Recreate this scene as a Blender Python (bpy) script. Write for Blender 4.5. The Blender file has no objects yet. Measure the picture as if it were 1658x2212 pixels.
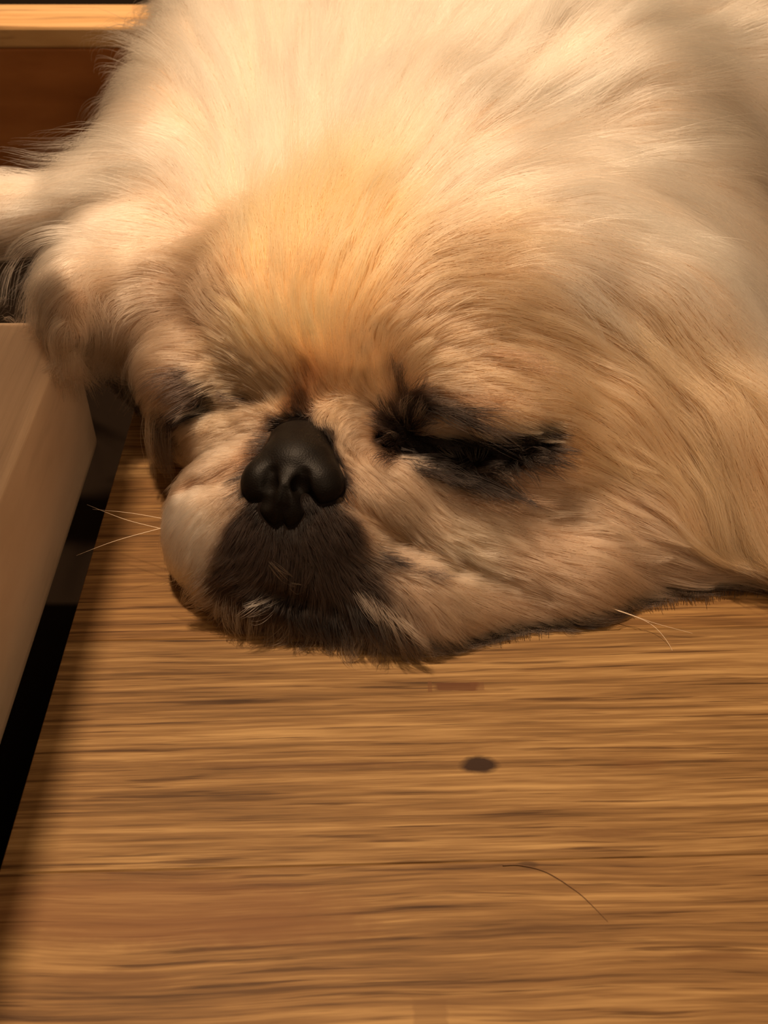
import bpy, bmesh, math, random
import numpy as np
from mathutils import Vector, Matrix, kdtree
random.seed(7)
rng = np.random.default_rng(7)
sc = bpy.context.scene
COL = sc.collection
CLAY = False

# ------------------------------------------------------------------ camera
FPX, TH, CH = 2300.0, math.radians(42.0), 0.20       # focal length in pixels (1658x2212), pitch, height
cs, sn = math.cos(TH), math.sin(TH)
FWD = np.array([0, cs, -sn]); UPV = np.array([0, sn, cs]); RGT = np.array([1.0, 0, 0]); CAM = np.array([0, 0, CH])
def W(px, py, D):                                     # a point of the photo at depth D -> world
    return CAM + D * (FWD + (px - 829) / FPX * RGT - (py - 1106) / FPX * UPV)
def WF(px, py, z=0.0):                                # a point of the photo lying at height z
    d = FWD + (px - 829) / FPX * RGT - (py - 1106) / FPX * UPV
    return CAM + d * ((z - CH) / d[2])
cam = bpy.data.cameras.new('camera'); cam_o = bpy.data.objects.new('camera', cam); COL.objects.link(cam_o)
cam.sensor_fit = 'VERTICAL'; cam.sensor_height = 24.0; cam.sensor_width = 18.0
cam.lens = 24.0 * FPX / 2212
cam_o.location = CAM; cam_o.rotation_euler = (math.pi / 2 - TH, 0, 0)
cam.clip_start = 0.01
cam.dof.use_dof = True; cam.dof.focus_distance = 0.262; cam.dof.aperture_fstop = cam.lens / 1.3
sc.camera = cam_o
sc.cycles.max_bounces = 9; sc.cycles.use_adaptive_sampling = True; sc.cycles.adaptive_threshold = 0.04

# ------------------------------------------------------------------ light
sc.view_settings.view_transform = 'Standard'; sc.view_settings.look = 'None'
sc.view_settings.exposure = 0.0; sc.view_settings.gamma = 1.0; sc.view_settings.use_curve_mapping = False
w = bpy.data.worlds.new('world'); sc.world = w; w.use_nodes = True
w.node_tree.nodes['Background'].inputs[0].default_value = (1.0, 0.66, 0.36, 1)
w.node_tree.nodes['Background'].inputs[1].default_value = 0.15
ld = bpy.data.lights.new('ceiling_lamp_light', 'AREA'); ld.shape = 'DISK'; ld.size = 0.075
ld.energy = 30.0; ld.color = (1.0, 0.69, 0.43)
lo = bpy.data.objects.new('ceiling_lamp_light', ld); COL.objects.link(lo)
lo.location = (-0.20, 0.58, 1.45)
lo.rotation_euler = (Vector((0.02, 0.26, 0.0)) - Vector(lo.location)).to_track_quat('-Z', 'Y').to_euler()

l2 = bpy.data.lights.new('side_fill_light', 'AREA'); l2.shape = 'DISK'; l2.size = 0.45
l2.energy = 3.2; l2.color = (1.0, 0.70, 0.43)           # weak fill added in front at the right to lift rail, face and floor
l2o = bpy.data.objects.new('side_fill_light', l2); COL.objects.link(l2o); l2o.location = (0.55, -0.55, 0.95)
l2o.rotation_euler = (Vector((-0.02, 0.2, 0.0)) - l2o.location).to_track_quat('-Z', 'Y').to_euler()

# ------------------------------------------------------------------ helpers
def nt(name):
    m = bpy.data.materials.new(name); m.use_nodes = True
    t = m.node_tree; return m, t, t.nodes, t.links, t.nodes['Principled BSDF']
def simple(name, c, rough=0.6, spec=0.3):
    m, t, N, L, b = nt(name)
    b.inputs['Base Color'].default_value = (*c, 1); b.inputs['Roughness'].default_value = rough
    b.inputs['Specular IOR Level'].default_value = spec
    return m
def link(o, parent=None):
    COL.objects.link(o)
    if parent is not None: o.parent = parent
    return o
def mesh_obj(name, verts, faces, mat=None, parent=None, smooth=True):
    me = bpy.data.meshes.new(name); me.from_pydata([tuple(v) for v in verts], [], [tuple(f) for f in faces]); me.update()
    if smooth: me.polygons.foreach_set('use_smooth', [True] * len(me.polygons))
    if mat: me.materials.append(mat)
    return link(bpy.data.objects.new(name, me), parent)
def bm_obj(name, bm, mat=None, parent=None, smooth=False):
    me = bpy.data.meshes.new(name); bm.to_mesh(me); bm.free()
    if smooth: me.polygons.foreach_set('use_smooth', [True] * len(me.polygons))
    if mat: me.materials.append(mat)
    return link(bpy.data.objects.new(name, me), parent)
def box_bm(x0, x1, y0, y1, z0, z1, bev=0.0, seg=2):
    bm = bmesh.new(); bmesh.ops.create_cube(bm, size=1.0)
    for v in bm.verts:
        v.co = Vector(((x0 + x1) / 2 + v.co.x * (x1 - x0), (y0 + y1) / 2 + v.co.y * (y1 - y0), (z0 + z1) / 2 + v.co.z * (z1 - z0)))
    if bev: bmesh.ops.bevel(bm, geom=list(bm.edges), offset=bev, segments=seg, profile=0.5, affect='EDGES')
    return bm
def tag(o, label=None, cat=None, kind=None, group=None):
    if label: o['label'] = label
    if cat: o['category'] = cat
    if kind: o['kind'] = kind
    if group: o['group'] = group
    return o

# ------------------------------------------------------------------ wood
def wood(name, dark, mid, light, scale=1.0, seed=0.0, figure=0.0, rot=0.0, rough=0.55, extra=None, pore=0.8):
    """procedural grain running along local X; positions in metres"""
    m, t, N, L, b = nt(name)
    tc = N.new('ShaderNodeTexCoord')
    mp = N.new('ShaderNodeMapping'); mp.inputs['Rotation'].default_value = (0, 0, rot); L.new(tc.outputs['Object'], mp.inputs[0])
    mp.inputs['Location'].default_value = (seed * 1.7, seed * 0.37, seed)
    def noise(vec, sx, sy, sz, det=4, rgh=0.55, dist=0.0):
        q = N.new('ShaderNodeMapping'); q.inputs['Scale'].default_value = (sx, sy, sz); L.new(vec, q.inputs[0])
        n = N.new('ShaderNodeTexNoise'); n.inputs['Scale'].default_value = 1.0; n.inputs['Detail'].default_value = det
        n.inputs['Roughness'].default_value = rgh; n.inputs['Distortion'].default_value = dist; L.new(q.outputs[0], n.inputs[0]); return n.outputs['Fac']
    def math_(op, a, bb, c=None):
        n = N.new('ShaderNodeMath'); n.operation = op
        for i, v in enumerate((a, bb, c)):
            if v is None: continue
            if isinstance(v, (int, float)): n.inputs[i].default_value = v
            else: L.new(v, n.inputs[i])
        return n.outputs[0]
    # gentle waviness of the grain
    wav = noise(mp.outputs[0], 14 * scale, 30 * scale, 20, 2)
    sep = N.new('ShaderNodeSeparateXYZ'); L.new(mp.outputs[0], sep.inputs[0])
    y2 = math_('MULTIPLY_ADD', wav, 0.0022 + figure, sep.outputs[1])
    cmb = N.new('ShaderNodeCombineXYZ'); L.new(sep.outputs[0], cmb.inputs[0]); L.new(y2, cmb.inputs[1]); L.new(sep.outputs[2], cmb.inputs[2])
    v = cmb.outputs[0]
    broad = noise(v, 6 * scale, 110 * scale, 40, 3, 0.55); mid_ = noise(v, 15 * scale, 430 * scale, 50, 4, 0.6)
    fine = noise(v, 34 * scale, 1150 * scale, 60, 3, 0.6)
    pores = noise(v, 24 * scale, 760 * scale, 90, 3, 0.6)
    s = math_('MULTIPLY_ADD', broad, 0.28, math_('MULTIPLY_ADD', mid_, 0.42, math_('MULTIPLY', fine, 0.34)))
    r = N.new('ShaderNodeValToRGB'); e = r.color_ramp.elements
    e[0].position = 0.40; e[0].color = (*dark, 1); e[1].position = 0.645; e[1].color = (*light, 1)
    x = e.new(0.52); x.color = (*mid, 1)
    L.new(s, r.inputs[0])
    pr = N.new('ShaderNodeValToRGB'); pe = pr.color_ramp.elements
    pe[0].position = 0.34; pe[0].color = (0.34, 0.28, 0.24, 1); pe[1].position = 0.43; pe[1].color = (1, 1, 1, 1); L.new(pores, pr.inputs[0])
    mx = N.new('ShaderNodeMixRGB'); mx.blend_type = 'MULTIPLY'; mx.inputs[0].default_value = pore
    L.new(r.outputs[0], mx.inputs[1]); L.new(pr.outputs[0], mx.inputs[2])
    out = mx.outputs[0]
    if extra: out = extra(N, L, tc, math_, noise, out)
    L.new(out, b.inputs['Base Color'])
    b.inputs['Roughness'].default_value = rough; b.inputs['Specular IOR Level'].default_value = 0.12
    bp = N.new('ShaderNodeBump'); bp.inputs['Strength'].default_value = 0.25; bp.inputs['Distance'].default_value = 0.0006
    L.new(s, bp.inputs['Height']); L.new(bp.outputs[0], b.inputs['Normal'])
    return m

# the marks on the boards: knots and filler patches, at their own place on the wood (x, y, half-length, half-width, strength, colour)
KNOTS = [(WF(1035, 1652), 0.0040, 0.0023, 1.0, (0.026, 0.011, 0.005)), (WF(1385, 1650), 0.006, 0.0015, 0.35, (0.13, 0.055, 0.018)),
         (WF(1140, 1868), 0.0022, 0.0008, 0.7, (0.06, 0.03, 0.012)), (WF(640, 2015), 0.016, 0.004, 0.35, (0.13, 0.06, 0.02)),
         (WF(250, 2120), 0.012, 0.002, 0.45, (0.12, 0.055, 0.02)), (WF(1540, 2065), 0.008, 0.0012, 0.5, (0.12, 0.055, 0.02)),
         (WF(1300, 1800), 0.010, 0.0010, 0.5, (0.10, 0.045, 0.016)), (WF(650, 1652), 0.03, 0.0010, 0.5, (0.10, 0.045, 0.016))]
KNOTS += [(WF(330, 1965), 0.040, 0.0075, 0.55, (0.16, 0.072, 0.028)), (WF(480, 2010), 0.03, 0.003, 0.3, (0.16, 0.072, 0.028))]
PATCH = [(WF(985, 1483), 0.0048, 0.0012, 0.85, (0.085, 0.032, 0.012)), (WF(1030, 1482), 0.0016, 0.0012, 0.5, (0.11, 0.045, 0.018)),
         (WF(928, 1483), 0.0005, 0.0016, 0.6, (0.11, 0.045, 0.018)), (WF(930, 2190), 0.003, 0.0026, 0.4, (0.14, 0.07, 0.025))]
def board_marks(N, L, tc, math_, noise, col):
    sep = N.new('ShaderNodeSeparateXYZ'); L.new(tc.outputs['Object'], sep.inputs[0])
    nz = noise(tc.outputs['Object'], 260, 520, 10, 3)
    for lst, soft in ((KNOTS, True), (PATCH, False)):
        for p, a, bb, s, c in lst:
            dx = math_('DIVIDE', math_('SUBTRACT', sep.outputs[0], float(p[0])), a)
            dy = math_('DIVIDE', math_('SUBTRACT', sep.outputs[1], float(p[1])), bb)
            if soft:
                d = math_('SQRT', math_('ADD', math_('MULTIPLY', dx, dx), math_('MULTIPLY', dy, dy)), None)
                d = math_('ADD', d, math_('MULTIPLY', math_('SUBTRACT', nz, 0.5), 0.6))
                f = N.new('ShaderNodeMapRange'); f.inputs[1].default_value = 1.2; f.inputs[2].default_value = 0.7
                f.inputs[3].default_value = 0; f.inputs[4].default_value = s; L.new(d, f.inputs[0])
            else:
                d = math_('MAXIMUM', math_('ABSOLUTE', dx, None), math_('ABSOLUTE', dy, None))
                d = math_('ADD', d, math_('MULTIPLY', math_('SUBTRACT', nz, 0.5), 0.5))
                f = N.new('ShaderNodeMapRange'); f.inputs[1].default_value = 1.12; f.inputs[2].default_value = 0.9
                f.inputs[3].default_value = 0; f.inputs[4].default_value = s; L.new(d, f.inputs[0])
            mx = N.new('ShaderNodeMixRGB'); L.new(f.outputs[0], mx.inputs[0]); L.new(col, mx.inputs[1]); mx.inputs[2].default_value = (*c, 1); col = mx.outputs[0]
    return col

# ------------------------------------------------------------------ the setting
floor_dark = simple('floor_underlay', (0.010, 0.006, 0.0035), 0.9, 0.05)  # near black, so the gap's shade is partly in the colour
fl = bm_obj('floor', box_bm(-0.6, 0.9, -0.35, 1.2, -0.12, -0.07), floor_dark)
tag(fl, 'brown oak plank floor with knots under the sleeping dog', None, 'structure')
EDGE_X = -0.0785
GR = math.radians(1.6)                                 # the planks run a little askew
y1 = WF(829, 1371)[1]; y2 = WF(829, 1866)[1]
pw = y1 - y2
def plank(yc0, yc1, mat):
    tx = math.tan(GR); g = 0.0
    x0, x1 = EDGE_X, 0.62
    bm = bmesh.new()
    def yy(y, x): return y + tx * x
    vs = [(x0, yy(yc0 + g, x0)), (x1, yy(yc0 + g, x1)), (x1, yy(yc1 - g, x1)), (x0, yy(yc1 - g, x0))]
    top = [bm.verts.new((x, y, 0.0)) for x, y in vs]; bot = [bm.verts.new((x, y, -0.07)) for x, y in vs]
    bm.faces.new(top); bm.faces.new(bot[::-1])
    for i in range(4): bm.faces.new((top[i], bot[i], bot[(i + 1) % 4], top[(i + 1) % 4]))
    bmesh.ops.bevel(bm, geom=[e for e in bm.edges if e.verts[0].co.z > -0.01 and e.verts[1].co.z > -0.01], offset=0.00026, segments=1, affect='EDGES')
    return bm_obj('plank', bm, mat, fl)
oakA = ((0.090, 0.046, 0.016), (0.200, 0.112, 0.042), (0.36, 0.228, 0.094))
oak1 = wood('oak_plank', *oakA, seed=3.1, rot=-GR, extra=board_marks)
oak2 = wood('oak_plank_figured', (0.092, 0.046, 0.017), (0.198, 0.109, 0.041), (0.345, 0.213, 0.086), seed=7.7, rot=-GR, figure=0.003, extra=board_marks)
oak3 = wood('oak_plank_red', (0.080, 0.038, 0.012), (0.165, 0.085, 0.029), (0.28, 0.16, 0.058), seed=11.3, rot=-GR)
rows = [y2 - 3 * pw, y2 - 2 * pw, y2 - pw, y2, y1]
while rows[-1] < 0.62: rows.append(rows[-1] + pw)
for i in range(len(rows) - 1):
    plank(rows[i], rows[i + 1], (oak3, oak1, oak2, oak1, oak3, oak1, oak2)[i % 7])

# the pale rail at the left
rail_m = wood('pale_rail_wood', (0.60, 0.43, 0.29), (0.66, 0.48, 0.33), (0.70, 0.52, 0.365), scale=0.8, seed=1.0, rot=math.pi / 2, rough=0.5, pore=0.15)
RX, RT, RE = -0.090, 0.036, WF(0, 690, 0.036)[1]
rail = bpy.data.objects.new('wooden_rail', None); link(rail); rail.location = (-0.12, 0.1, -0.07)
tag(rail, 'pale wooden rail with rounded lower edge lying left of the dog', 'rail')
prof = []                                               # cross-section, right side first: x, z
def arc(cx, cz, r, a0, a1, n):
    for i in range(n + 1):
        a = math.radians(a0 + (a1 - a0) * i / n); prof.append((cx + r * math.cos(a), cz + r * math.sin(a)))
zb = -0.014
arc(RX - 0.002, RT - 0.002, 0.002, 90, 0, 5)
arc(RX - 0.008, zb + 0.008, 0.008, 0, -90, 8)
arc(-0.19 + 0.004, zb + 0.004, 0.004, -90, -180, 4)
arc(-0.19 + 0.002, RT - 0.002, 0.002, 180, 90, 4)
vs, fs = [], []; ys = [-0.25, -0.1, 0.05, 0.15, 0.22, RE - 0.002, RE]
for k, y in enumerate(ys):
    for x, z in prof:
        s = 0.002 if k == len(ys) - 1 else 0
        vs.append((x - s * (1 if x > -0.14 else -1), y, z - s * (1 if z > 0.01 else -1)))
n = len(prof)
for k in range(len(ys) - 1):
    for i in range(n): fs.append((k * n + i, k * n + (i + 1) % n, (k + 1) * n + (i + 1) % n, (k + 1) * n + i))
fs.append(tuple(range(n))[::-1]); fs.append(tuple((len(ys) - 1) * n + i for i in range(n)))
o = mesh_obj('bar', [Vector(v) - rail.location for v in vs], fs, rail_m, rail, smooth=False)
for yy_ in (-0.15, 0.10):
    o = bm_obj('foot', box_bm(-0.17, -0.13, yy_, yy_ + 0.05, -0.07, zb + 0.001, 0.001), rail_m, rail); o.location = -rail.location

# the brown board behind the dog
PY, PZ = 0.51, 0.0
PZ = CH - (PY / (cs + (1106 - 56) / FPX * sn)) * (sn - (1106 - 56) / FPX * cs)
brown = wood('dark_brown_board', (0.30, 0.11, 0.032), (0.36, 0.135, 0.04), (0.42, 0.165, 0.05), scale=0.7, seed=2.0, rough=0.4, pore=0.3)
edge_m = wood('pale_board_edge', (0.50, 0.28, 0.11), (0.62, 0.37, 0.16), (0.70, 0.45, 0.22), scale=0.6, seed=5.0, rough=0.5)
bd = bpy.data.objects.new('wooden_board', None); link(bd); bd.location = (-0.1, PY, -0.07)
tag(bd, 'dark brown upright wooden board with a pale top edge behind the dog', 'board')
o = bm_obj('panel', box_bm(-0.5, 0.7, PY, PY + 0.018, -0.07, PZ - 0.010, 0.001), brown, bd); o.location = -bd.location
y3 = WF(0, 8, PZ)[1]
o = bm_obj('top_edge', box_bm(-0.5, 0.7, PY - 0.0005, y3, PZ - 0.010, PZ, 0.0015), edge_m, bd); o.location = -bd.location
o['label'] = 'pale honey-coloured top edge'
# a low shelf board just out of view at the left, which keeps the rail in its shade
sh = bpy.data.objects.new('wooden_shelf', None); link(sh); sh.location = (-0.3, 0.0, -0.07)
tag(sh, 'wooden overhang above the pale rail, outside the picture', 'shelf')
out_ = [(-0.55, -0.35), (-0.084, -0.35), (-0.084, 0.268), (-0.098, 0.285), (-0.55, 0.285)]
m_ = len(out_)
o = mesh_obj('shelf_board', [Vector((x, y, z)) - sh.location for z in (0.13, 0.15) for x, y in out_],
             [tuple(range(m_))[::-1], tuple(range(m_, 2 * m_))] + [(i, (i + 1) % m_, m_ + (i + 1) % m_, m_ + i) for i in range(m_)], rail_m, sh, smooth=False)
for bb_ in ((-0.55, -0.50, -0.33, -0.28, -0.07, 0.131), (-0.55, -0.50, 0.22, 0.27, -0.07, 0.131)):
    o = bm_obj('support', box_bm(*bb_, 0.002), rail_m, sh); o.location = -sh.location
# the room behind
wall = bm_obj('wall_back', box_bm(-1.5, 1.5, 1.2, 1.3, -0.3, 2.2), simple('plaster', (0.62, 0.56, 0.48), 0.9, 0.1)); wall['kind'] = 'structure'

# ------------------------------------------------------------------ the dog: one closed surface from blended volumes
def nrm(v): v = np.asarray(v, float); return v / np.linalg.norm(v)
HR = nrm([0.94, -0.34, 0.03]); HF = nrm([-0.34, -0.94, 0.0]); HU = nrm(np.cross(HF, HR)); HU = HU if HU[2] > 0 else -HU
class SDF:
    def __init__(s): s.ops = []
    def ell(s, c, r, k=0.01, axes=None, sub=False):
        A = np.array(axes if axes is not None else np.eye(3)); s.ops.append(('e', np.asarray(c, float), np.asarray(r, float), A, k, sub))
    def cap(s, a, b, ra, rb, k=0.008, sub=False, pts=None):
        s.ops.append(('c', np.asarray(a, float), np.asarray(b, float), ra, rb, k, sub))
    def path(s, pts, k=0.008, sub=False):
        for (a, ra), (b, rb) in zip(pts[:-1], pts[1:]): s.cap(a, b, ra, rb, k, sub)
    def __call__(s, P):
        d = None
        for op in s.ops:
            if op[0] == 'e':
                _, c, r, A, k, sub = op
                q = (P - c) @ A.T.astype(P.dtype)
                k0 = np.sqrt(((q / r) ** 2).sum(-1)); k1 = np.sqrt(((q / (r * r)) ** 2).sum(-1)) + 1e-9
                e = k0 * (k0 - 1) / k1
            else:
                _, a, b, ra, rb, k, sub = op
                ba = b - a; t = np.clip(((P - a) @ ba.astype(P.dtype)) / max((ba * ba).sum(), 1e-12), 0, 1)
                e = np.sqrt(((P - a - t[..., None] * ba) ** 2).sum(-1)) - (ra + (rb - ra) * t)
            if d is None: d = e; continue
            if sub:
                h = np.clip(0.5 - 0.5 * (d + e) / k, 0, 1); d = d * (1 - h) - e * h + k * h * (1 - h)
            else:
                h = np.clip(0.5 + 0.5 * (e - d) / k, 0, 1); d = d * h + e * (1 - h) - k * h * (1 - h)
        return d
def surface_nets(f, lo, hi, h, pad_floor=None):
    lo = np.array(lo); n = np.ceil((np.array(hi) - lo) / h).astype(int) + 1
    ax = [(lo[i] + h * np.arange(n[i])).astype(np.float32) for i in range(3)]
    G = np.empty(n, np.float32)
    for i in range(0, n[0], 16):
        X, Y, Z = np.meshgrid(ax[0][i:i + 16], ax[1], ax[2], indexing='ij')
        G[i:i + 16] = f(np.stack([X, Y, Z], -1))
    S = G < 0
    c = [S[a:n[0] - 1 + a, b:n[1] - 1 + b, e:n[2] - 1 + e] for a in (0, 1) for b in (0, 1) for e in (0, 1)]
    cnt = sum(x.astype(np.int8) for x in c); act = (cnt > 0) & (cnt < 8)
    idx = -np.ones(act.shape, np.int64); idx[act] = np.arange(act.sum())
    I = np.argwhere(act); acc = np.zeros((len(I), 3)); num = np.zeros(len(I))
    corners = [(a, b, e) for a in (0, 1) for b in (0, 1) for e in (0, 1)]
    for u in corners:
        for d in range(3):
            if u[d] == 1: continue
            v = list(u); v[d] = 1
            g0 = G[I[:, 0] + u[0], I[:, 1] + u[1], I[:, 2] + u[2]]; g1 = G[I[:, 0] + v[0], I[:, 1] + v[1], I[:, 2] + v[2]]
            mk = (g0 < 0) != (g1 < 0); t = np.where(mk, g0 / np.where(mk, g0 - g1, 1), 0)
            p = np.array(u, float)[None].repeat(len(I), 0); p[:, d] = t
            acc[mk] += p[mk]; num[mk] += 1
    V = lo + h * (I + acc / num[:, None])
    F = []
    for d in range(3):
        a, b = [(1, 2), (2, 0), (0, 1)][d]
        s0 = [slice(None)] * 3; s1 = [slice(None)] * 3; s0[d] = slice(0, -1); s1[d] = slice(1, None)
        ch = S[tuple(s0)] != S[tuple(s1)]
        E = np.argwhere(ch); E = E[(E[:, a] > 0) & (E[:, b] > 0) & (E[:, a] < n[a] - 1) & (E[:, b] < n[b] - 1)]
        ins = S[E[:, 0], E[:, 1], E[:, 2]]
        def cell(da, db):
            q = E.copy(); q[:, a] -= da; q[:, b] -= db; return idx[q[:, 0], q[:, 1], q[:, 2]]
        Q = np.stack([cell(1, 1), cell(0, 1), cell(0, 0), cell(1, 0)], 1)
        Q[~ins] = Q[~ins][:, ::-1]; F.append(Q)
    F = np.concatenate(F); F = F[(F >= 0).all(1)]
    return V, F, G, lo, n
dog = SDF()
AX = (HR, HF, HU)
#DOGSDF
def hit(px, py, off=0.0, D0=0.2):                      # where the ray of a photo point meets the body as built so far
    d = FWD + (px - 829) / FPX * RGT - (py - 1106) / FPX * UPV
    D = D0
    for _ in range(80):
        s = float(dog((CAM + D * d)[None])[0])
        if abs(s) < 2e-5: break
        D += s * 0.8 / np.linalg.norm(d)
        if D > 0.6: break
    return CAM + (D + off) * d
Hc = np.array([0.002, 0.275, 0.036])
dog.ell(Hc, (0.057, 0.056, 0.036), axes=AX)                               # skull
dog.ell(W(680, 640, 0.300), (0.034, 0.026, 0.020), 0.02, AX)              # forehead
dog.cap((0.02, 0.33, 0.040), (0.05, 0.40, 0.035), 0.045, 0.060, 0.03)      # neck
dog.cap((0.05, 0.41, 0.030), (0.36, 0.42, 0.035), 0.066, 0.072, 0.03)      # trunk, lying to the right
dog.cap((-0.035, 0.38, 0.02), (0.05, 0.40, 0.03), 0.042, 0.056, 0.03)      # shoulder / mane
dog.cap(W(1330, 300, 0.352), W(1640, 950, 0.335), 0.030, 0.026, 0.03)      # right mane
dog.ell(W(400, 400, 0.350), (0.030, 0.032, 0.020), 0.03)                   # left mane
dog.ell(W(1240, 930, 0.305), (0.040, 0.030, 0.026), 0.018, AX)             # right cheek under the eye
dog.ell(W(1250, 1140, 0.300), (0.036, 0.026, 0.020), 0.014, AX)
dog.ell(W(1400, 1120, 0.297), (0.036, 0.024, 0.020), 0.014, AX)
dog.ell(W(1010, 960, 0.288), (0.034, 0.022, 0.022), 0.010, AX)             # eye region, right
dog.ell(W(350, 670, 0.320), (0.021, 0.022, 0.019), 0.016, AX)              # left temple
dog.ell(W(470, 890, 0.302), (0.017, 0.016, 0.016), 0.008, AX)              # eye region, left
dog.ell(W(1240, 610, 0.318), (0.034, 0.030, 0.026), 0.03, AX)
# muzzle: base, flews, chin
dog.ell(W(640, 1120, 0.276), (0.029, 0.022, 0.021), 0.010, AX)
dog.ell(W(480, 1150, 0.278), (0.0135, 0.016, 0.019), 0.007, AX)            # left flew
dog.cap(W(580, 1250, 0.2735), W(900, 1305, 0.2755), 0.014, 0.0155, 0.010)    # front lip
dog.cap(W(900, 1305, 0.2765), W(1230, 1265, 0.2845), 0.017, 0.017, 0.012)    # right flew on the floor
# brows and lids
dog.ell(W(985, 850, 0.283), (0.030, 0.016, 0.014), 0.008, AX)              # right lid bulge
dog.ell(W(430, 810, 0.300), (0.016, 0.015, 0.013), 0.008, AX)              # left brow
dog.ell(W(575, 120, 0.405), (0.040, 0.042, 0.034), 0.03)                   # left shoulder
dog.ell(W(475, 290, 0.378), (0.029, 0.034, 0.026), 0.03)
# ears
dog.path([(W(340, 450, 0.345), 0.018), (W(180, 465, 0.343), 0.010), (W(10, 462, 0.342), 0.007), (W(-130, 470, 0.342), 0.006)], 0.012)
dog.path([(W(1180, 480, 0.325), 0.014), (W(1440, 700, 0.306), 0.018), (W(1600, 980, 0.294), 0.017), (W(1720, 1190, 0.281), 0.013)], 0.012)
dog.path([(W(420, 530, 0.330), 0.020), (W(250, 570, 0.325), 0.012), (W(160, 640, 0.307), 0.007), (W(150, 720, 0.287), 0.003)], 0.012)
# the folds: right roll from the nose bridge down and out; left roll
def roll(pts, k, sub=False):
    dog.path([(hit(x, y, off), r) for x, y, off, r in pts], k, sub)
roll([(675, 880, 0.005, 0.0065), (740, 960, 0.005, 0.0085), (850, 1070, 0.006, 0.0108), (1000, 1160, 0.006, 0.0108), (1250, 1265, 0.007, 0.0095)], 0.007)
roll([(610, 905, 0.004, 0.006), (480, 960, 0.003, 0.008), (385, 1005, 0.006, 0.0095)], 0.004)
# grooves
roll([(760, 1085, 0, 0.0016), (870, 1165, 0, 0.0022), (1000, 1225, 0, 0.0022), (1180, 1290, 0, 0.0016)], 0.004, True)
roll([(395, 1055, 0, 0.0022), (470, 1030, 0, 0.0022), (540, 990, 0, 0.002)], 0.004, True)
roll([(840, 955, 0, 0.0028), (1000, 980, 0, 0.0056), (1100, 972, 0, 0.0054), (1195, 945, 0, 0.0032)], 0.0025, True)   # right eye slit
roll([(400, 890, 0, 0.003), (440, 880, 0, 0.003)], 0.004, True)            # left eye
roll([(560, 1280, 0, 0.0018), (620, 1295, 0, 0.0018), (720, 1320, 0, 0.001)], 0.003, True)                            # mouth
#ENDSDF
def clipfloor(P):                                       # the soft body gives way to the planks and to the rail
    q = np.maximum(np.maximum(P[..., 0] - RX, P[..., 1] - RE), P[..., 2] - RT)
    return np.maximum(np.maximum(dog(P), 0.0008 - P[..., 2]), 0.0012 - q)
GLO, GHI, GH = (-0.165, 0.14, -0.004), (0.47, 0.52, 0.135), 0.0018
V, F, GRID, glo, gn = surface_nets(clipfloor, GLO, GHI, GH)
GINS = np.array(GLO)
def tri(G, P, lo, h):
    q = (P - lo) / h; nn = np.array(G.shape[:3]); q = np.clip(q, 0, nn - 1.001); i = q.astype(int); f = q - i
    r = 0
    for a in (0, 1):
        for b in (0, 1):
            for c in (0, 1):
                wgt = (f[:, 0] if a else 1 - f[:, 0]) * (f[:, 1] if b else 1 - f[:, 1]) * (f[:, 2] if c else 1 - f[:, 2])
                g = G[i[:, 0] + a, i[:, 1] + b, i[:, 2] + c]
                r = r + (wgt[:, None] * g if g.ndim > 1 else wgt * g)
    return r
def phi(P): return tri(GRID, P, GINS, GH)
def gradn(P):
    e = 0.0025; g = np.stack([phi(P + np.eye(3)[d] * e) - phi(P - np.eye(3)[d] * e) for d in range(3)], 1)
    return g / (np.linalg.norm(g, axis=1, keepdims=True) + 1e-9)
dog_ref = V.mean(0)
skin_m = simple('dog_skin', (0.45, 0.33, 0.22), 0.9, 0.0)
dog_o = mesh_obj('dog', V, F, skin_m)
tag(dog_o, 'cream long-haired flat-faced dog asleep with chin on the wooden planks', 'dog')
print('dog verts', len(V))
k_ = (V[:, 0] < RX) & (V[:, 2] < RT) & (V[:, 1] < RE); print('INRAIL', k_.sum(), V[k_].min(0) if k_.any() else '', V[k_].max(0) if k_.any() else '')

#NOSE
nose = SDF()
def nh(x, y, off): return hit(x, y, off)
nose.ell(nh(642, 1012, 0.0040), (0.0102, 0.0092, 0.0080), 0.004, AX)
nose.ell(nh(650, 955, 0.0055), (0.0080, 0.006, 0.0062), 0.008, AX)
nose.ell(nh(690, 1045, 0.0018), (0.0062, 0.0062, 0.0058), 0.0022, AX)
nose.ell(nh(568, 1040, 0.0030), (0.0052, 0.0066, 0.0060), 0.0022, AX)
nose.ell(nh(622, 1062, 0.0012), (0.0050, 0.0060, 0.0056), 0.002, AX)
nose.ell(nh(612, 1108, 0.0030), (0.0060, 0.0045, 0.0050), 0.004, AX)
def nhit(px, py, off=0.0):
    d = FWD + (px - 829) / FPX * RGT - (py - 1106) / FPX * UPV; D = 0.2
    for _ in range(80):
        s_ = float(nose((CAM + D * d)[None])[0])
        if abs(s_) < 2e-5: break
        D += s_ * 0.8 / np.linalg.norm(d)
        if D > 0.4: break
    return CAM + (D + off) * d
P_ = [nhit(x, y, o_) for x, y, o_ in ((655, 1025, 0.0), (648, 1052, 0.0006), (665, 1085, 0.0), (712, 1095, 0.0))]
nose.path(list(zip(P_, (0.0006, 0.0016, 0.0012, 0.0006))), 0.002, True)
P_ = [nhit(x, y, o_) for x, y, o_ in ((588, 1020, 0.0), (584, 1050, 0.0006), (574, 1080, 0.0), (552, 1086, 0.0))]
nose.path(list(zip(P_, (0.0006, 0.0015, 0.0011, 0.0005))), 0.002, True)
P_ = [nhit(x, y, 0.0) for x, y in ((617, 1060), (610, 1100), (606, 1140))]
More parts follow.
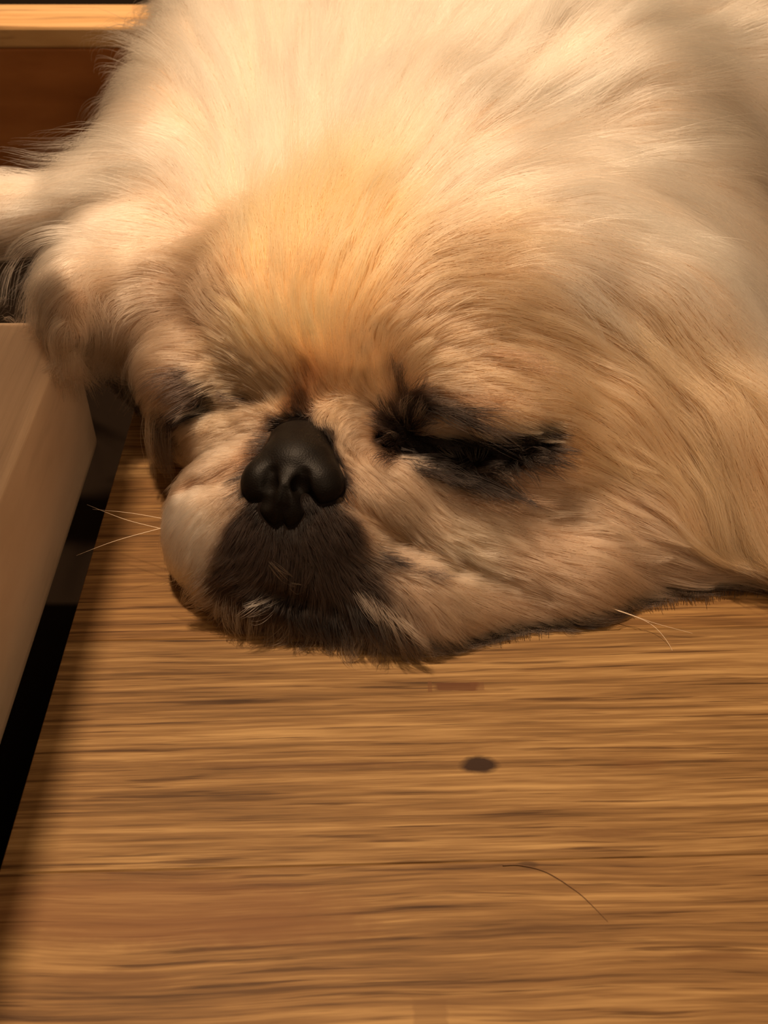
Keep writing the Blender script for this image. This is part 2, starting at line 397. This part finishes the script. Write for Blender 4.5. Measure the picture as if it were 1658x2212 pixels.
nose.path(list(zip(P_, (0.0003, 0.0006, 0.0007))), 0.0015, True)
nc = np.mean([nhit(640, 1030), ], 0)
NV, NF, _, _, _ = surface_nets(nose, nc - 0.021, nc + 0.021, 0.00038)
nose_m, t_, N_, L_, b_ = nt('nose_leather')
b_.inputs['Base Color'].default_value = (0.0050, 0.0036, 0.0028, 1); b_.inputs['Roughness'].default_value = 0.5; b_.inputs['Specular IOR Level'].default_value = 0.13
vo = N_.new('ShaderNodeTexVoronoi'); vo.inputs['Scale'].default_value = 2200; tc_ = N_.new('ShaderNodeTexCoord'); L_.new(tc_.outputs['Object'], vo.inputs['Vector'])
bp_ = N_.new('ShaderNodeBump'); bp_.inputs['Strength'].default_value = 0.3; bp_.inputs['Distance'].default_value = 0.00015; L_.new(vo.outputs['Distance'], bp_.inputs['Height']); L_.new(bp_.outputs[0], b_.inputs['Normal'])
nose_o = mesh_obj('nose', NV, NF, nose_m, dog_o); nose_o['label'] = 'black leathery flat nose with two slit nostrils'
#ENDNOSE
#FUR
# ------------------------------------------------------------------ the coat: real strands groomed over the body
def cast(pts):                                          # rays of photo points onto the finished body
    p = np.array(pts, float); d = FWD + ((p[:, :1] - 829) / FPX) * RGT - ((p[:, 1:2] - 1106) / FPX) * UPV
    D = np.full(len(p), 0.16); nd = np.linalg.norm(d, axis=1)
    for _ in range(90):
        s_ = clipfloor(CAM + D[:, None] * d); D = np.minimum(D + 0.7 * s_ / nd, 0.6)
    P = CAM + D[:, None] * d; lo_ = P[:, 2] < 0.001        # rays that slip past the chin end on the planks beneath it
    P[lo_] = (CAM + d * ((0.001 - CH) / d[:, 2])[:, None])[lo_]; return P
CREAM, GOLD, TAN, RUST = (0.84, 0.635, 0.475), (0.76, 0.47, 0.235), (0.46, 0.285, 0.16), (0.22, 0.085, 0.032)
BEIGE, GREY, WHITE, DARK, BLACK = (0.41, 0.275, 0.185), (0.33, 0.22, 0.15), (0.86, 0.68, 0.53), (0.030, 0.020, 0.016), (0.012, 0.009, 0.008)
SMOKE = (0.12, 0.088, 0.066)
# photo x, y, flow dx, dy, length mm, lift, colour
G_ = [
 # forehead fan
 (680, 820, 0, -1, 5, .35, RUST), (610, 840, -.3, -1, 5, .35, TAN), (740, 800, .3, -1, 6, .35, TAN), (680, 740, 0, -1, 15, .22, GOLD), (560, 720, -.3, -1, 16, .22, GOLD),
 (450, 650, -.7, -.7, 18, .22, BEIGE), (560, 560, -.25, -1, 28, .2, GOLD), (680, 600, 0, -1, 28, .2, GOLD), (790, 620, .3, -1, 24, .2, GOLD), (870, 650, .7, -.6, 18, .22, TAN),
 (680, 430, 0, -1, 34, .25, GOLD), (560, 400, -.2, -1, 34, .25, CREAM), (430, 430, -.45, -.9, 34, .25, CREAM), (800, 450, .3, -1, 32, .25, GOLD), (920, 430, .6, -.8, 32, .25, CREAM),
 (620, 250, -.05, -1, 42, .22, CREAM), (780, 250, .1, -1, 42, .22, CREAM), (450, 200, -.35, -1, 42, .22, CREAM), (950, 250, .5, -.9, 42, .22, CREAM), (700, 80, 0, -1, 45, .22, CREAM),
 (900, 80, .3, -1, 45, .22, CREAM), (450, 60, -.35, -1, 42, .22, CREAM), (350, 120, -.7, -.6, 38, .25, CREAM), (300, 330, -.9, -.3, 36, .28, CREAM), (1100, 80, .6, -.8, 45, .22, CREAM),
 # right mane and ear
 (1000, 520, .9, -.45, 28, .25, TAN), (1000, 640, 1, -.15, 20, .25, TAN), (1120, 320, .85, -.5, 38, .22, CREAM), (1150, 450, 1, -.15, 36, .22, CREAM), (1250, 180, .8, -.6, 42, .22, CREAM),
 (1450, 100, .9, -.4, 42, .22, CREAM), (1500, 260, 1, -.05, 42, .22, CREAM), (1350, 380, 1, .1, 42, .2, CREAM), (1600, 350, 1, .2, 42, .2, CREAM), (1200, 560, 1, .15, 34, .2, CREAM),
 (1400, 500, .85, .5, 42, .2, CREAM), (1550, 560, .7, .7, 42, .2, CREAM), (1300, 650, .85, .5, 36, .2, TAN), (1450, 720, .55, .85, 42, .18, TAN), (1600, 800, .45, .9, 45, .18, TAN),
 (1150, 720, .95, .25, 24, .22, TAN), (1280, 800, .8, .55, 30, .2, TAN), (1400, 900, .5, .85, 38, .16, TAN), (1550, 950, .35, .95, 42, .16, TAN), (1620, 1100, .35, .95, 36, .16, TAN), (1500, 1120, .3, .95, 30, .16, TAN),
 # round the right eye
 (800, 760, .1, -1, 7, .4, TAN), (830, 840, -.3, -1, 6, .5, TAN), (900, 760, .6, -.6, 9, .35, TAN), (960, 800, .95, -.15, 11, .3, TAN), (1060, 790, 1, .2, 14, .28, TAN),
 (960, 880, 1, .15, 10, .3, BEIGE), (1080, 880, .97, .3, 12, .28, TAN), (1180, 900, .9, .4, 14, .25, TAN), (790, 900, -1, -.15, 6, .5, BEIGE), (790, 950, -.9, .3, 6, .45, BEIGE), (730, 880, -.3, .3, 5, .4, TAN),
 (1280, 960, .8, .55, 16, .2, TAN), (1250, 1010, 1, .1, 12, .2, TAN),
 # cheek under it
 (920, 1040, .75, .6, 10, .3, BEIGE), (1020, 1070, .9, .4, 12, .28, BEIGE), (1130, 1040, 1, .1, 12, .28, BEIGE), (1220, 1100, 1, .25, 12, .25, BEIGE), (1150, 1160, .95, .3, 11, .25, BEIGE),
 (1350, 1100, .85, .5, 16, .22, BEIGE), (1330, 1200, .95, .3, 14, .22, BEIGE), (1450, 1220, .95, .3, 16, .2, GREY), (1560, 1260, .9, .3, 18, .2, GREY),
 # right roll and flew
 (710, 930, .3, .9, 4, .45, BEIGE), (760, 1020, .55, .8, 5, .4, BEIGE), (860, 1110, .8, .6, 6, .35, BEIGE), (980, 1170, .9, .4, 8, .3, (0.62, 0.44, 0.30)), (1120, 1220, .95, .3, 10, .28, BEIGE), (1250, 1270, .95, .25, 11, .25, BEIGE),
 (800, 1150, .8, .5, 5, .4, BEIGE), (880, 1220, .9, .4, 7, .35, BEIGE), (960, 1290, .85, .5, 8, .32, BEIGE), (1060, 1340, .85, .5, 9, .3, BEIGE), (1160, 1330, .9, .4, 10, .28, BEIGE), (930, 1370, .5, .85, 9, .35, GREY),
 # dark muzzle and chin
 (620, 1170, .0, 1, 4, .4, DARK), (700, 1180, .5, .8, 4, .4, DARK), (540, 1170, -.5, .8, 4, .4, DARK), (640, 1240, .0, 1, 5, .4, DARK), (740, 1250, .5, .8, 6, .4, DARK), (820, 1310, .55, .8, 8, .4, SMOKE),
 (530, 1250, -.7, .6, 6, .4, SMOKE), (560, 1320, -.6, .7, 9, .6, SMOKE), (480, 1290, -.8, .5, 8, .55, SMOKE), (640, 1340, -.15, 1, 9, .6, SMOKE), (740, 1355, .1, 1, 9, .6, SMOKE), (840, 1370, .3, .95, 9, .5, SMOKE),
 (760, 1320, .3, .9, 8, .4, DARK), (600, 1395, -.3, .9, 8, .4, SMOKE), (720, 1405, .1, 1, 8, .4, SMOKE), (510, 1350, -.6, .7, 8, .4, SMOKE), (930, 1400, .4, .8, 9, .35, GREY), (790, 1220, .7, .6, 5, .4, SMOKE),
 # left flew and roll
 (430, 1130, -.5, .5, 5, .35, WHITE), (400, 1210, -.5, .7, 6, .35, WHITE), (480, 1080, -.6, .4, 5, .35, BEIGE), (370, 1130, -.8, .4, 6, .35, WHITE), (460, 985, -.95, .25, 6, .35, BEIGE), (380, 990, -1, .1, 7, .4, BEIGE), (550, 940, -.8, .2, 5, .35, BEIGE), (370, 1060, -.9, .2, 6, .4, BEIGE),
 # left eye, brow, ear
 (430, 840, -.8, .4, 9, .4, GREY), (500, 860, -.7, -.1, 6, .4, TAN), (360, 810, -.9, .45, 11, .35, BEIGE), (310, 760, -.85, .5, 14, .3, BEIGE), (400, 730, -.95, .05, 12, .3, BEIGE), (490, 760, -.7, -.4, 9, .3, TAN), (560, 800, -.4, -.8, 7, .35, TAN),
 (380, 600, -.9, -.2, 24, .25, BEIGE), (280, 520, -1, -.05, 34, .25, CREAM), (250, 620, -.95, .3, 34, .2, BEIGE), (180, 540, -.9, .45, 30, .14, CREAM), (120, 620, -.55, .85, 34, .14, BEIGE), (180, 700, -.3, 1, 30, .16, BEIGE), (240, 800, -.1, 1, 28, .2, GREY), (100, 450, -1, .05, 32, .14, CREAM), (10, 455, -1, .1, 30, .14, CREAM),
 (220, 320, -1, -.05, 34, .25, CREAM), (200, 400, -1, .05, 34, .2, CREAM),
]
gp = cast([(g[0], g[1]) for g in G_])
gd = np.array([g[2] * RGT - g[3] * UPV for g in G_]); gnm = gradn(gp)
gd = gd - (gd * gnm).sum(1, keepdims=True) * gnm; gd /= np.linalg.norm(gd, axis=1, keepdims=True) + 1e-9
gl = np.array([g[4] * 1e-3 for g in G_]); gf = np.array([g[5] for g in G_]); gc = np.array([g[6] for g in G_])
GV = np.concatenate([gd, gl[:, None], gf[:, None], gc], 1).astype(np.float32)
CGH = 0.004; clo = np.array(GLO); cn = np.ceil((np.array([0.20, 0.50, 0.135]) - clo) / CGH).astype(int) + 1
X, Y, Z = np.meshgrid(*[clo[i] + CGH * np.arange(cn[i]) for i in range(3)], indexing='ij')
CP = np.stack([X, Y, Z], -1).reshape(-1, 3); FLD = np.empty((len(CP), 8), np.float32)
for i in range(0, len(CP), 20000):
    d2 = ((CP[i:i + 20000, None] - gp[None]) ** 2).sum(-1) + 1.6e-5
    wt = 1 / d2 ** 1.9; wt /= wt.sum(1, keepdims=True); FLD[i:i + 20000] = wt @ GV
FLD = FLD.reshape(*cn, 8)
# marks with a sharp edge: capsules of colour over the skin (photo points, radius mm, softness mm, colour, length factor, strength)
ST_ = [
 ([(845, 955), (900, 972), (1000, 980), (1100, 972), (1190, 948)], 3.9, 1.5, BLACK, .4, 1.0),                        # right eye slit
 ([(1195, 945), (1222, 938)], 1.2, 1.5, DARK, .5, .9), ([(880, 985), (960, 1020), (1050, 1020), (1130, 990)], 2.4, 2.6, DARK, .9, .8),
 ([(862, 945), (880, 880), (925, 865)], 1.6, 2.6, BLACK, .9, .9), ([(850, 800), (862, 870)], 1.2, 2.6, SMOKE, 1, .45),
 ([(395, 900), (440, 880), (455, 860)], 2.0, 2.0, BLACK, .6, 1.0), ([(380, 830), (450, 850)], 1.5, 2.5, SMOKE, 1, .7),   # left eye
 ([(500, 855), (540, 870)], 1.0, 2.0, SMOKE, 1, .4),
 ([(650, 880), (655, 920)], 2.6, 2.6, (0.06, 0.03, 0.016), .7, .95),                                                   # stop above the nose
 ([(560, 1090), (690, 1100)], 3.2, 1.8, BLACK, .6, 1.0), ([(540, 1150), (720, 1150)], 5.0, 2.5, DARK, 1, 1.0), ([(575, 950), (545, 1000)], 1.6, 2.5, (0.09, 0.045, 0.025), .8, .8), ([(600, 925), (700, 930)], 2.2, 2.2, (0.03, 0.018, 0.012), .8, .95), ([(570, 1250), (740, 1270)], 7.5, 3.5, DARK, 1, .92), ([(500, 1180), (490, 1260)], 2.6, 2.4, DARK, 1, .9), ([(520, 1350), (640, 1390), (800, 1390)], 3.5, 4.0, SMOKE, 1, .75),
 ([(745, 1110), (770, 1180)], 1.5, 2.0, DARK, 1, .7), ([(815, 1200), (850, 1215)], 1.0, 2.0, SMOKE, 1, .6), ([(900, 1235), (940, 1245)], .5, 1.6, SMOKE, 1, .5),
 ([(560, 1280), (640, 1300), (720, 1320)], 1.2, 1.6, BLACK, .8, .8),                                                    # mouth
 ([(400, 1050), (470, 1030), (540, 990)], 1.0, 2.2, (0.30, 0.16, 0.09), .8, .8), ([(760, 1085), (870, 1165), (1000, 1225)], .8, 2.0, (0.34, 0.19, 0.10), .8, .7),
 ([(1230, 950), (1380, 1000), (1450, 1080)], 1.5, 4.0, (0.42, 0.26, 0.14), 1, .6),
]
stamps = []
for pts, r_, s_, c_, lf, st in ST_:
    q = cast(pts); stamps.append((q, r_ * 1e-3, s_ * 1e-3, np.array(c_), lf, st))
def stamp(P, col, ln=None):
    for q, r_, s_, c_, lf, st in stamps:
        d = np.full(len(P), 9.0)
        for a, b in zip(q[:-1], q[1:]):
            ba = b - a; t = np.clip(((P - a) @ ba) / (ba @ ba), 0, 1); d = np.minimum(d, np.linalg.norm(P - a - t[:, None] * ba, axis=1))
        m = st * np.clip(1 - (d - r_) / s_, 0, 1); m = m * m * (3 - 2 * m) if st == 1 else m
        col = col * (1 - m[:, None]) + c_ * m[:, None]
        if ln is not None: ln = ln * (1 - m * (1 - lf))
    m = np.clip(1 - (nose(P) - 0.0006) / 0.0010, 0, 1)[:, None]; col = col * (1 - m) + np.array(BLACK) * m
    return (col, ln) if ln is not None else col
# the skin under the coat takes the coat's colour, a little deeper
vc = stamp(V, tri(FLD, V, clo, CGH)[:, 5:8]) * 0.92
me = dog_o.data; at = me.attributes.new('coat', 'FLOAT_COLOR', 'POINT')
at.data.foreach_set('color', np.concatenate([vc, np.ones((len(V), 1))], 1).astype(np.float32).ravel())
sk = skin_m.node_tree; an = sk.nodes.new('ShaderNodeAttribute'); an.attribute_name = 'coat'
sk.links.new(an.outputs['Color'], sk.nodes['Principled BSDF'].inputs['Base Color'])

NSTR = 190000
T = np.concatenate([F[:, [0, 1, 2]], F[:, [0, 2, 3]]]); A_, B_, C_ = V[T[:, 0]], V[T[:, 1]], V[T[:, 2]]
cr = np.cross(B_ - A_, C_ - A_); ar = np.linalg.norm(cr, axis=1) / 2; tn = cr / (2 * ar[:, None] + 1e-15); ctr = (A_ + B_ + C_) / 3
tocam = CAM - ctr; tocam /= np.linalg.norm(tocam, axis=1, keepdims=True)
fac = (tn * tocam).sum(1); 
if np.median(fac[(ctr[:, 2] > 0.06)]) < 0: tn = -tn; fac = -fac
fl_ = tri(FLD, ctr, clo, CGH); tl = fl_[:, 3]
wgt = ar * np.where(fac > -0.25, 1.0, 0.12) * np.clip(0.014 / tl, 0.5, 2.2)
wgt *= np.where(ctr[:, 0] > 0.165, 0.0, 1.0) * np.where(tn[:, 2] < -0.75, 0.0, 1.0) * np.where(ctr[:, 1] > 0.47, 0.1, 1.0) * (ctr[:, 2] > 0.0015)
wgt *= 1.0 + 0.8 * (np.linalg.norm(ctr - W(640, 1100, 0.265), axis=1) < 0.05)
ti = rng.choice(len(T), NSTR, p=wgt / wgt.sum())
u = rng.random((NSTR, 2)); sw = u.sum(1) > 1; u[sw] = 1 - u[sw]
R0 = A_[ti] + u[:, :1] * (B_ - A_)[ti] + u[:, 1:] * (C_ - A_)[ti]
# no hair under the nose leather
R0 = R0[nose(R0) > 0.0003]; NS = len(R0)
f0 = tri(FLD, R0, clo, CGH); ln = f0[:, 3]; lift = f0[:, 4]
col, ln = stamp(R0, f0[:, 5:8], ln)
NPT = 9
NL = NS // 30                                            # locks: hairs lean to the nearest lock leader
kd = kdtree.KDTree(NL)
for i in range(NL): kd.insert(R0[i], i)
kd.balance()
lead = np.array([kd.find(r)[1] for r in R0.tolist()])
long_ = np.clip((ln - 0.010) / 0.02, 0, 1)
ln = ln * rng.uniform(0.65, 1.12, NS)
lk = np.exp(rng.normal(0, 0.38, NL))[lead]
lift = lift * rng.uniform(0.35, 1.1, NS) * (1 + (lk - 1) * (0.35 + 0.65 * long_)); fly = rng.random(NS) < 0.012; lift[fly] *= 1.6
def lownoise(P, s, seed):                               # smooth pseudo-noise
    r = np.random.default_rng(seed); o = 0
    for i in range(6):
        k = r.normal(size=3) * s; o = o + np.sin(P @ k + r.uniform(0, 6.3))
    return o / 2.5
def march(R, ln, lift, jit, free, own=None):
    n = len(R); PTS = np.empty((n, NPT, 3)); PTS[:, 0] = R; p = R.copy(); g = rng.random(n)
    for k in range(1, NPT):
        t = k / (NPT - 1)
        d = (tri(FLD, p, clo, CGH)[:, :3] if own is None else own) + jit * (0.5 + t)
        n_ = gradn(p); d = d - ((d * n_).sum(1) * (1 - 0.7 * free * t))[:, None] * n_; d[:, 2] -= 0.5 * free * t
        d /= np.linalg.norm(d, axis=1, keepdims=True) + 1e-9
        p = p + d * (ln / (NPT - 1))[:, None]
        e = ln * lift * (1 - (1 - t) ** 1.6) * 0.8 - phi(p)
        e = np.where(e < 0, e * (1 - free * min(1, 1.5 * t)), e)
        p = p + np.clip(e, -0.004, 0.004)[:, None] * gradn(p)
        p[:, 2] = np.maximum(p[:, 2], np.where(p[:, 0] < EDGE_X, np.where((p[:, 1] < RE) & (p[:, 0] < RX + 0.002), RT + 0.0008, -0.069), 0.0004) + 0.0006 * g)
        PTS[:, k] = p
    return PTS
jit = rng.normal(size=(NS, 3)) * 0.08 + rng.normal(size=(NL, 3))[lead] * 0.07
jit += np.stack([lownoise(R0, 160, 5 + i) for i in range(3)], 1) * 0.12
free = np.where((R0[:, 0] < -0.062) & (ln > 0.018), 0.85, np.where(ln > 0.03, 0.12, 0.0))
PTS = march(R0, ln, lift, jit, free)
cl = (rng.uniform(0.3, 0.85, NL)[lead] * np.clip(ln / 0.012, 0.45, 1.0))[:, None]
for k in range(1, NPT):
    wk = cl * (k / (NPT - 1)) ** 1.2
    PTS[:, k] = PTS[:, k] * (1 - wk) + PTS[lead, k] * wk
lockv = rng.normal(1, 0.07, NL)[lead] * rng.normal(1, 0.07, NS)
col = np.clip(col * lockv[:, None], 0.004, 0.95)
# hair material
hm = bpy.data.materials.new('coat_hair'); hm.use_nodes = True; t_ = hm.node_tree; N_, L_ = t_.nodes, t_.links
for x in list(N_): N_.remove(x)
out = N_.new('ShaderNodeOutputMaterial'); an = N_.new('ShaderNodeAttribute'); an.attribute_name = 'coat'
hb = N_.new('ShaderNodeBsdfHairPrincipled'); hb.parametrization = 'COLOR'
L_.new(an.outputs['Color'], hb.inputs['Color']); hb.inputs['IOR'].default_value = 1.32; hb.inputs['Roughness'].default_value = 0.45; hb.inputs['Radial Roughness'].default_value = 0.65
L_.new(hb.outputs[0], out.inputs[0])
def strands(name, P, C, r_root, parent, label=None):
    n, k = P.shape[:2]
    hc = bpy.data.hair_curves.new(name); hc.add_curves([k] * n)
    hc.points.foreach_set('position', P.astype(np.float32).ravel())
    a = hc.attributes.get('radius') or hc.attributes.new('radius', 'FLOAT', 'POINT')
    tt = np.linspace(0, 1, k); rad = np.broadcast_to(np.asarray(r_root), (n,))[:, None] * (1 - tt * 0.8)
    a.data.foreach_set('value', np.ascontiguousarray(rad, dtype=np.float32).ravel())
    c = hc.attributes.new('coat', 'FLOAT_COLOR', 'CURVE')
    c.data.foreach_set('color', np.concatenate([C, np.ones((n, 1))], 1).astype(np.float32).ravel())
    hc.materials.append(hm)
    o = link(bpy.data.objects.new(name, hc), parent); o['kind'] = 'stuff'
    if label: o['label'] = label
    return o
rad = np.where(ln < 0.012, 0.00005, 0.000062)
nose_c = W(640, 1200, 0.262)
lum = col.mean(1)
muz = (lum < 0.2) & (np.linalg.norm(R0 - nose_c, axis=1) < 0.06)
earL = (R0[:, 0] < -0.066) & ~muz; earR = (R0[:, 0] > 0.072) & (R0[:, 1] < 0.36) & (ln > 0.02)
rest = ~(muz | earL | earR); face = rest & (ln < 0.0165); mane = rest & ~face
for nm_, mk, lb in (('mane_fur', mane, 'long cream fur fanning back from the forehead'), ('face_fur', face, 'short beige fur of cheeks and eyelids'), ('muzzle_fur', muz, 'dark grey-brown fur of the muzzle and chin'),
                    ('ear_fur', earL, 'long fur of the ear hanging over the rail'), ('ear_fur', earR, 'long fur of the ear hanging to the planks')):
    strands(nm_, PTS[mk], col[mk], rad[mk], dog_o, lb)
# darker and paler hairs round the eyes, lips and chin: (root polyline, flow, length mm, how many, colour, lift)
PALE, BROWN = (0.66, 0.52, 0.39), (0.15, 0.08, 0.045)
def tufts(name, lst, parent, label, r=0.00006, fr=0.25):
    PP, CC = [], []
    for pts, (dx, dy), L, n, c, lf in lst:
        pts = np.array(pts, float); sg = rng.integers(0, len(pts) - 1, n); t = rng.random((n, 1))
        px = pts[sg] * (1 - t) + pts[sg + 1] * t + rng.normal(size=(n, 2)) * 6
        R = cast(px); ang = rng.normal(0, 0.22, n); ux = dx * np.cos(ang) - dy * np.sin(ang); uy = dx * np.sin(ang) + dy * np.cos(ang)
        own = ux[:, None] * RGT - uy[:, None] * UPV; own /= np.linalg.norm(own, axis=1, keepdims=True)
        l_ = L * 1e-3 * rng.uniform(0.6, 1.15, n)
        P = march(R, l_, lf * rng.uniform(0.6, 1.3, n), rng.normal(size=(n, 3)) * 0.05, np.full(n, fr), own)
        ncl = max(1, n // 8); ci = rng.integers(0, ncl, n); ci = np.array([np.argmin(((R[:ncl] - r_) ** 2).sum(1)) for r_ in R])
        for k in range(1, NPT):
            wk = 0.72 * (k / (NPT - 1)); P[:, k] = P[:, k] * (1 - wk) + P[ci, k] * wk
        PP.append(P); CC.append(np.array(c)[None] * rng.uniform(0.7, 1.3, (n, 1)))
    PP = np.concatenate(PP); CC = np.concatenate(CC)
    return strands(name, PP, CC, np.full(len(PP), r), parent, label)
tufts('eyelash', [
 ([(870, 990), (960, 1022), (1060, 1020), (1165, 985)], (.8, .6), 8, 420, BLACK, .6), ([(850, 965), (1000, 985), (1190, 950)], (.7, .6), 3.5, 260, BLACK, .6), ([(890, 1010), (980, 1045), (1090, 1035)], (.82, .55), 12, 260, BLACK, .85), ([(1080, 1010), (1150, 1000), (1190, 975)], (1, .22), 9, 150, BLACK, .8), ([(1030, 1075), (1120, 1060)], (.95, .3), 11, 70, BROWN, .7),
 ([(935, 960), (1000, 957), (1070, 952)], (.5, .85), 6, 40, (0.38, 0.28, 0.19), .5), ([(860, 955), (1000, 948), (1185, 930)], (.7, .7), 4, 160, BLACK, .4),
 ([(890, 870), (960, 885), (1010, 905)], (1, .26), 14, 190, BLACK, .8), ([(960, 850), (1060, 870)], (1, .3), 13, 90, BROWN, .6), ([(900, 945), (1050, 940), (1180, 930)], (1, .1), 8, 200, BLACK, .55),
 ([(862, 890), (870, 965)], (-1, .05), 8, 240, DARK, .75), ([(855, 800), (875, 880)], (.1, -1), 6, 80, DARK, .75), ([(885, 850), (905, 900)], (.9, -.4), 8, 160, DARK, .7),
 ([(835, 975), (865, 992)], (-.7, .7), 7, 90, DARK, .6), ([(1020, 755), (1150, 795)], (1, .35), 14, 90, BROWN, .42), ([(930, 1060), (1060, 1090)], (.8, .55), 11, 70, BROWN, .5),
] + [([(872 + 22 * math.cos(a), 938 + 18 * math.sin(a)), (872 + 40 * math.cos(a), 936 + 32 * math.sin(a))], (math.cos(a), math.sin(a)), 8, 34, (BLACK, DARK, (0.42, 0.28, 0.18))[i % 3], .7)
      for i, a in enumerate(np.linspace(2.3, 5.9, 21))], dog_o, 'dark and pale lashes round the closed eye nearer the camera', 0.00008)
tufts('eyelash', [
 ([(395, 800), (450, 845)], (-.9, .42), 11, 200, DARK, .75), ([(410, 870), (455, 885)], (-.75, .6), 8, 140, BLACK, .6), ([(430, 850), (450, 890)], (-.7, .7), 8, 30, PALE, .8),
 ([(490, 850), (545, 868)], (-.8, .1), 6, 80, DARK, .65),
], dog_o, 'dark lashes of the closed eye beside the rail', 0.00008)
tufts('muzzle_hair', [
 ([(575, 1275), (625, 1290)], (-1, -.12), 7.5, 16, PALE, .9), ([(560, 1290), (610, 1310)], (-.9, .35), 8, 16, PALE, .9), ([(620, 1245), (660, 1280)], (-.3, -.9), 6, 16, (0.35, 0.26, 0.18), .8),
 ([(470, 1270), (560, 1320), (700, 1345), (830, 1360)], (-.1, 1), 9.5, 360, (0.12, 0.092, 0.068), .75), ([(760, 1270), (880, 1340)], (.7, .7), 10, 170, (0.22, 0.16, 0.115), .7), ([(740, 1290), (880, 1360)], (.5, .85), 11, 150, BLACK, .65),
 ([(440, 1220), (500, 1310)], (-.75, .65), 8.5, 170, (0.13, 0.098, 0.072), .75), ([(620, 1300), (740, 1325)], (.2, .95), 9, 170, BLACK, .7), ([(580, 1285), (640, 1310)], (-.3, .7), 5, 90, BLACK, .7),
 ([(800, 1200), (860, 1215)], (.9, .3), 5, 90, BLACK, .6), ([(890, 1235), (950, 1245)], (.95, .2), 5, 60, DARK, .6),
], dog_o, 'pale and black bristly hairs on the lips and chin', 0.00007)
tufts('lip_shade_fringe', [ ([(880, 1385), (1000, 1390), (1150, 1365), (1250, 1335)], (.85, .5), 9, 420, (0.03, 0.022, 0.017), .4), ([(1200, 1345), (1350, 1318), (1500, 1292), (1650, 1275)], (.95, .25), 10, 420, (0.045, 0.032, 0.024), .35),  # hair coloured near black to carry the contact shadow under the lip
], dog_o, 'blackish hair along the lip, its tone also standing in for the contact shadow at the planks', 0.00007, 0.0)
tufts('ear_fringe', [
 ([(215, 790), (270, 850), (330, 880)], (-.05, 1), 20, 500, (0.30, 0.19, 0.11), .5), ([(230, 820), (290, 880), (360, 900)], (.0, 1), 17, 1500, (0.05, 0.034, 0.022), .4), ([(110, 660), (150, 720), (190, 780)], (-.25, 1), 26, 380, BEIGE, .4), ([(60, 520), (110, 560), (90, 620)], (-.5, .85), 26, 160, BEIGE, .4),  # near-black tuft: shade of the hollow beside the cheek put into its colour
], dog_o, 'loose hanging fringe of the ear beside the rail', 0.00006, 0.9)
# whiskers, one by one
wm = simple('whisker_white', (0.80, 0.66, 0.50), 0.4, 0.4)
def hair_curve(name, pts, r, mat, parent=None):         # a tapering six-sided tube through the points
    P = [Vector(p) for p in pts]; Q = []
    for i in range(len(P) - 1):                          # Catmull-Rom
        a, b, c, d = P[max(i - 1, 0)], P[i], P[i + 1], P[min(i + 2, len(P) - 1)]
        for t in np.linspace(0, 1, 7)[: (7 if i == len(P) - 2 else 6)]:
            Q.append(0.5 * ((2 * b) + (c - a) * t + (2 * a - 5 * b + 4 * c - d) * t * t + (3 * b - a - 3 * c + d) * t ** 3))
    vs, fs, n = [], [], len(Q)
    for i, q in enumerate(Q):
        tg = (Q[min(i + 1, n - 1)] - Q[max(i - 1, 0)]).normalized(); u_ = tg.cross(Vector((0, 0.2, 1))).normalized(); v_ = tg.cross(u_)
        rr = r * (1 - 0.7 * i / (n - 1))
        vs += [q + (u_ * math.cos(k * math.pi / 3) + v_ * math.sin(k * math.pi / 3)) * rr for k in range(6)]
    for i in range(n - 1): fs += [(i * 6 + k, i * 6 + (k + 1) % 6, i * 6 + 6 + (k + 1) % 6, i * 6 + 6 + k) for k in range(6)]
    fs += [tuple(range(6))[::-1], tuple(n * 6 - 6 + k for k in range(6))]
    return mesh_obj(name, vs, fs, mat, parent)
for pts in ([(352, 1143, .272), (270, 1122, .276), (188, 1090, .280)], [(350, 1120, .274), (280, 1108, .278), (200, 1100, .283)], [(352, 1140, .272), (250, 1168, .270), (165, 1200, .268)],
            [(1270, 1302, .2685), (1340, 1320, .2655), (1410, 1345, .2640), (1495, 1368, .2635)], [(1330, 1318, .2660), (1400, 1345, .2645), (1440, 1385, .2625), (1466, 1438, .2590)]):
    hair_curve('whisker', [Vector(W(*q)) for q in pts], 0.00008, wm, dog_o)
# one loose hair lying on the planks
sm = simple('loose_hair', (0.16, 0.085, 0.042), 0.5, 0.2)
sh_ = hair_curve('loose_hair', [Vector(WF(x, y, 0.00022)) for x, y in ((1085, 1869), (1125, 1869), (1180, 1884), (1245, 1925), (1285, 1962), (1312, 1990))], 0.00011, sm)
tag(sh_, 'single curved dark hair lying on the bare planks in front of the dog', 'hair')
print('strands', NS, [int(x.sum()) for x in (mane, face, muz, earL, earR)])
#ENDFUR
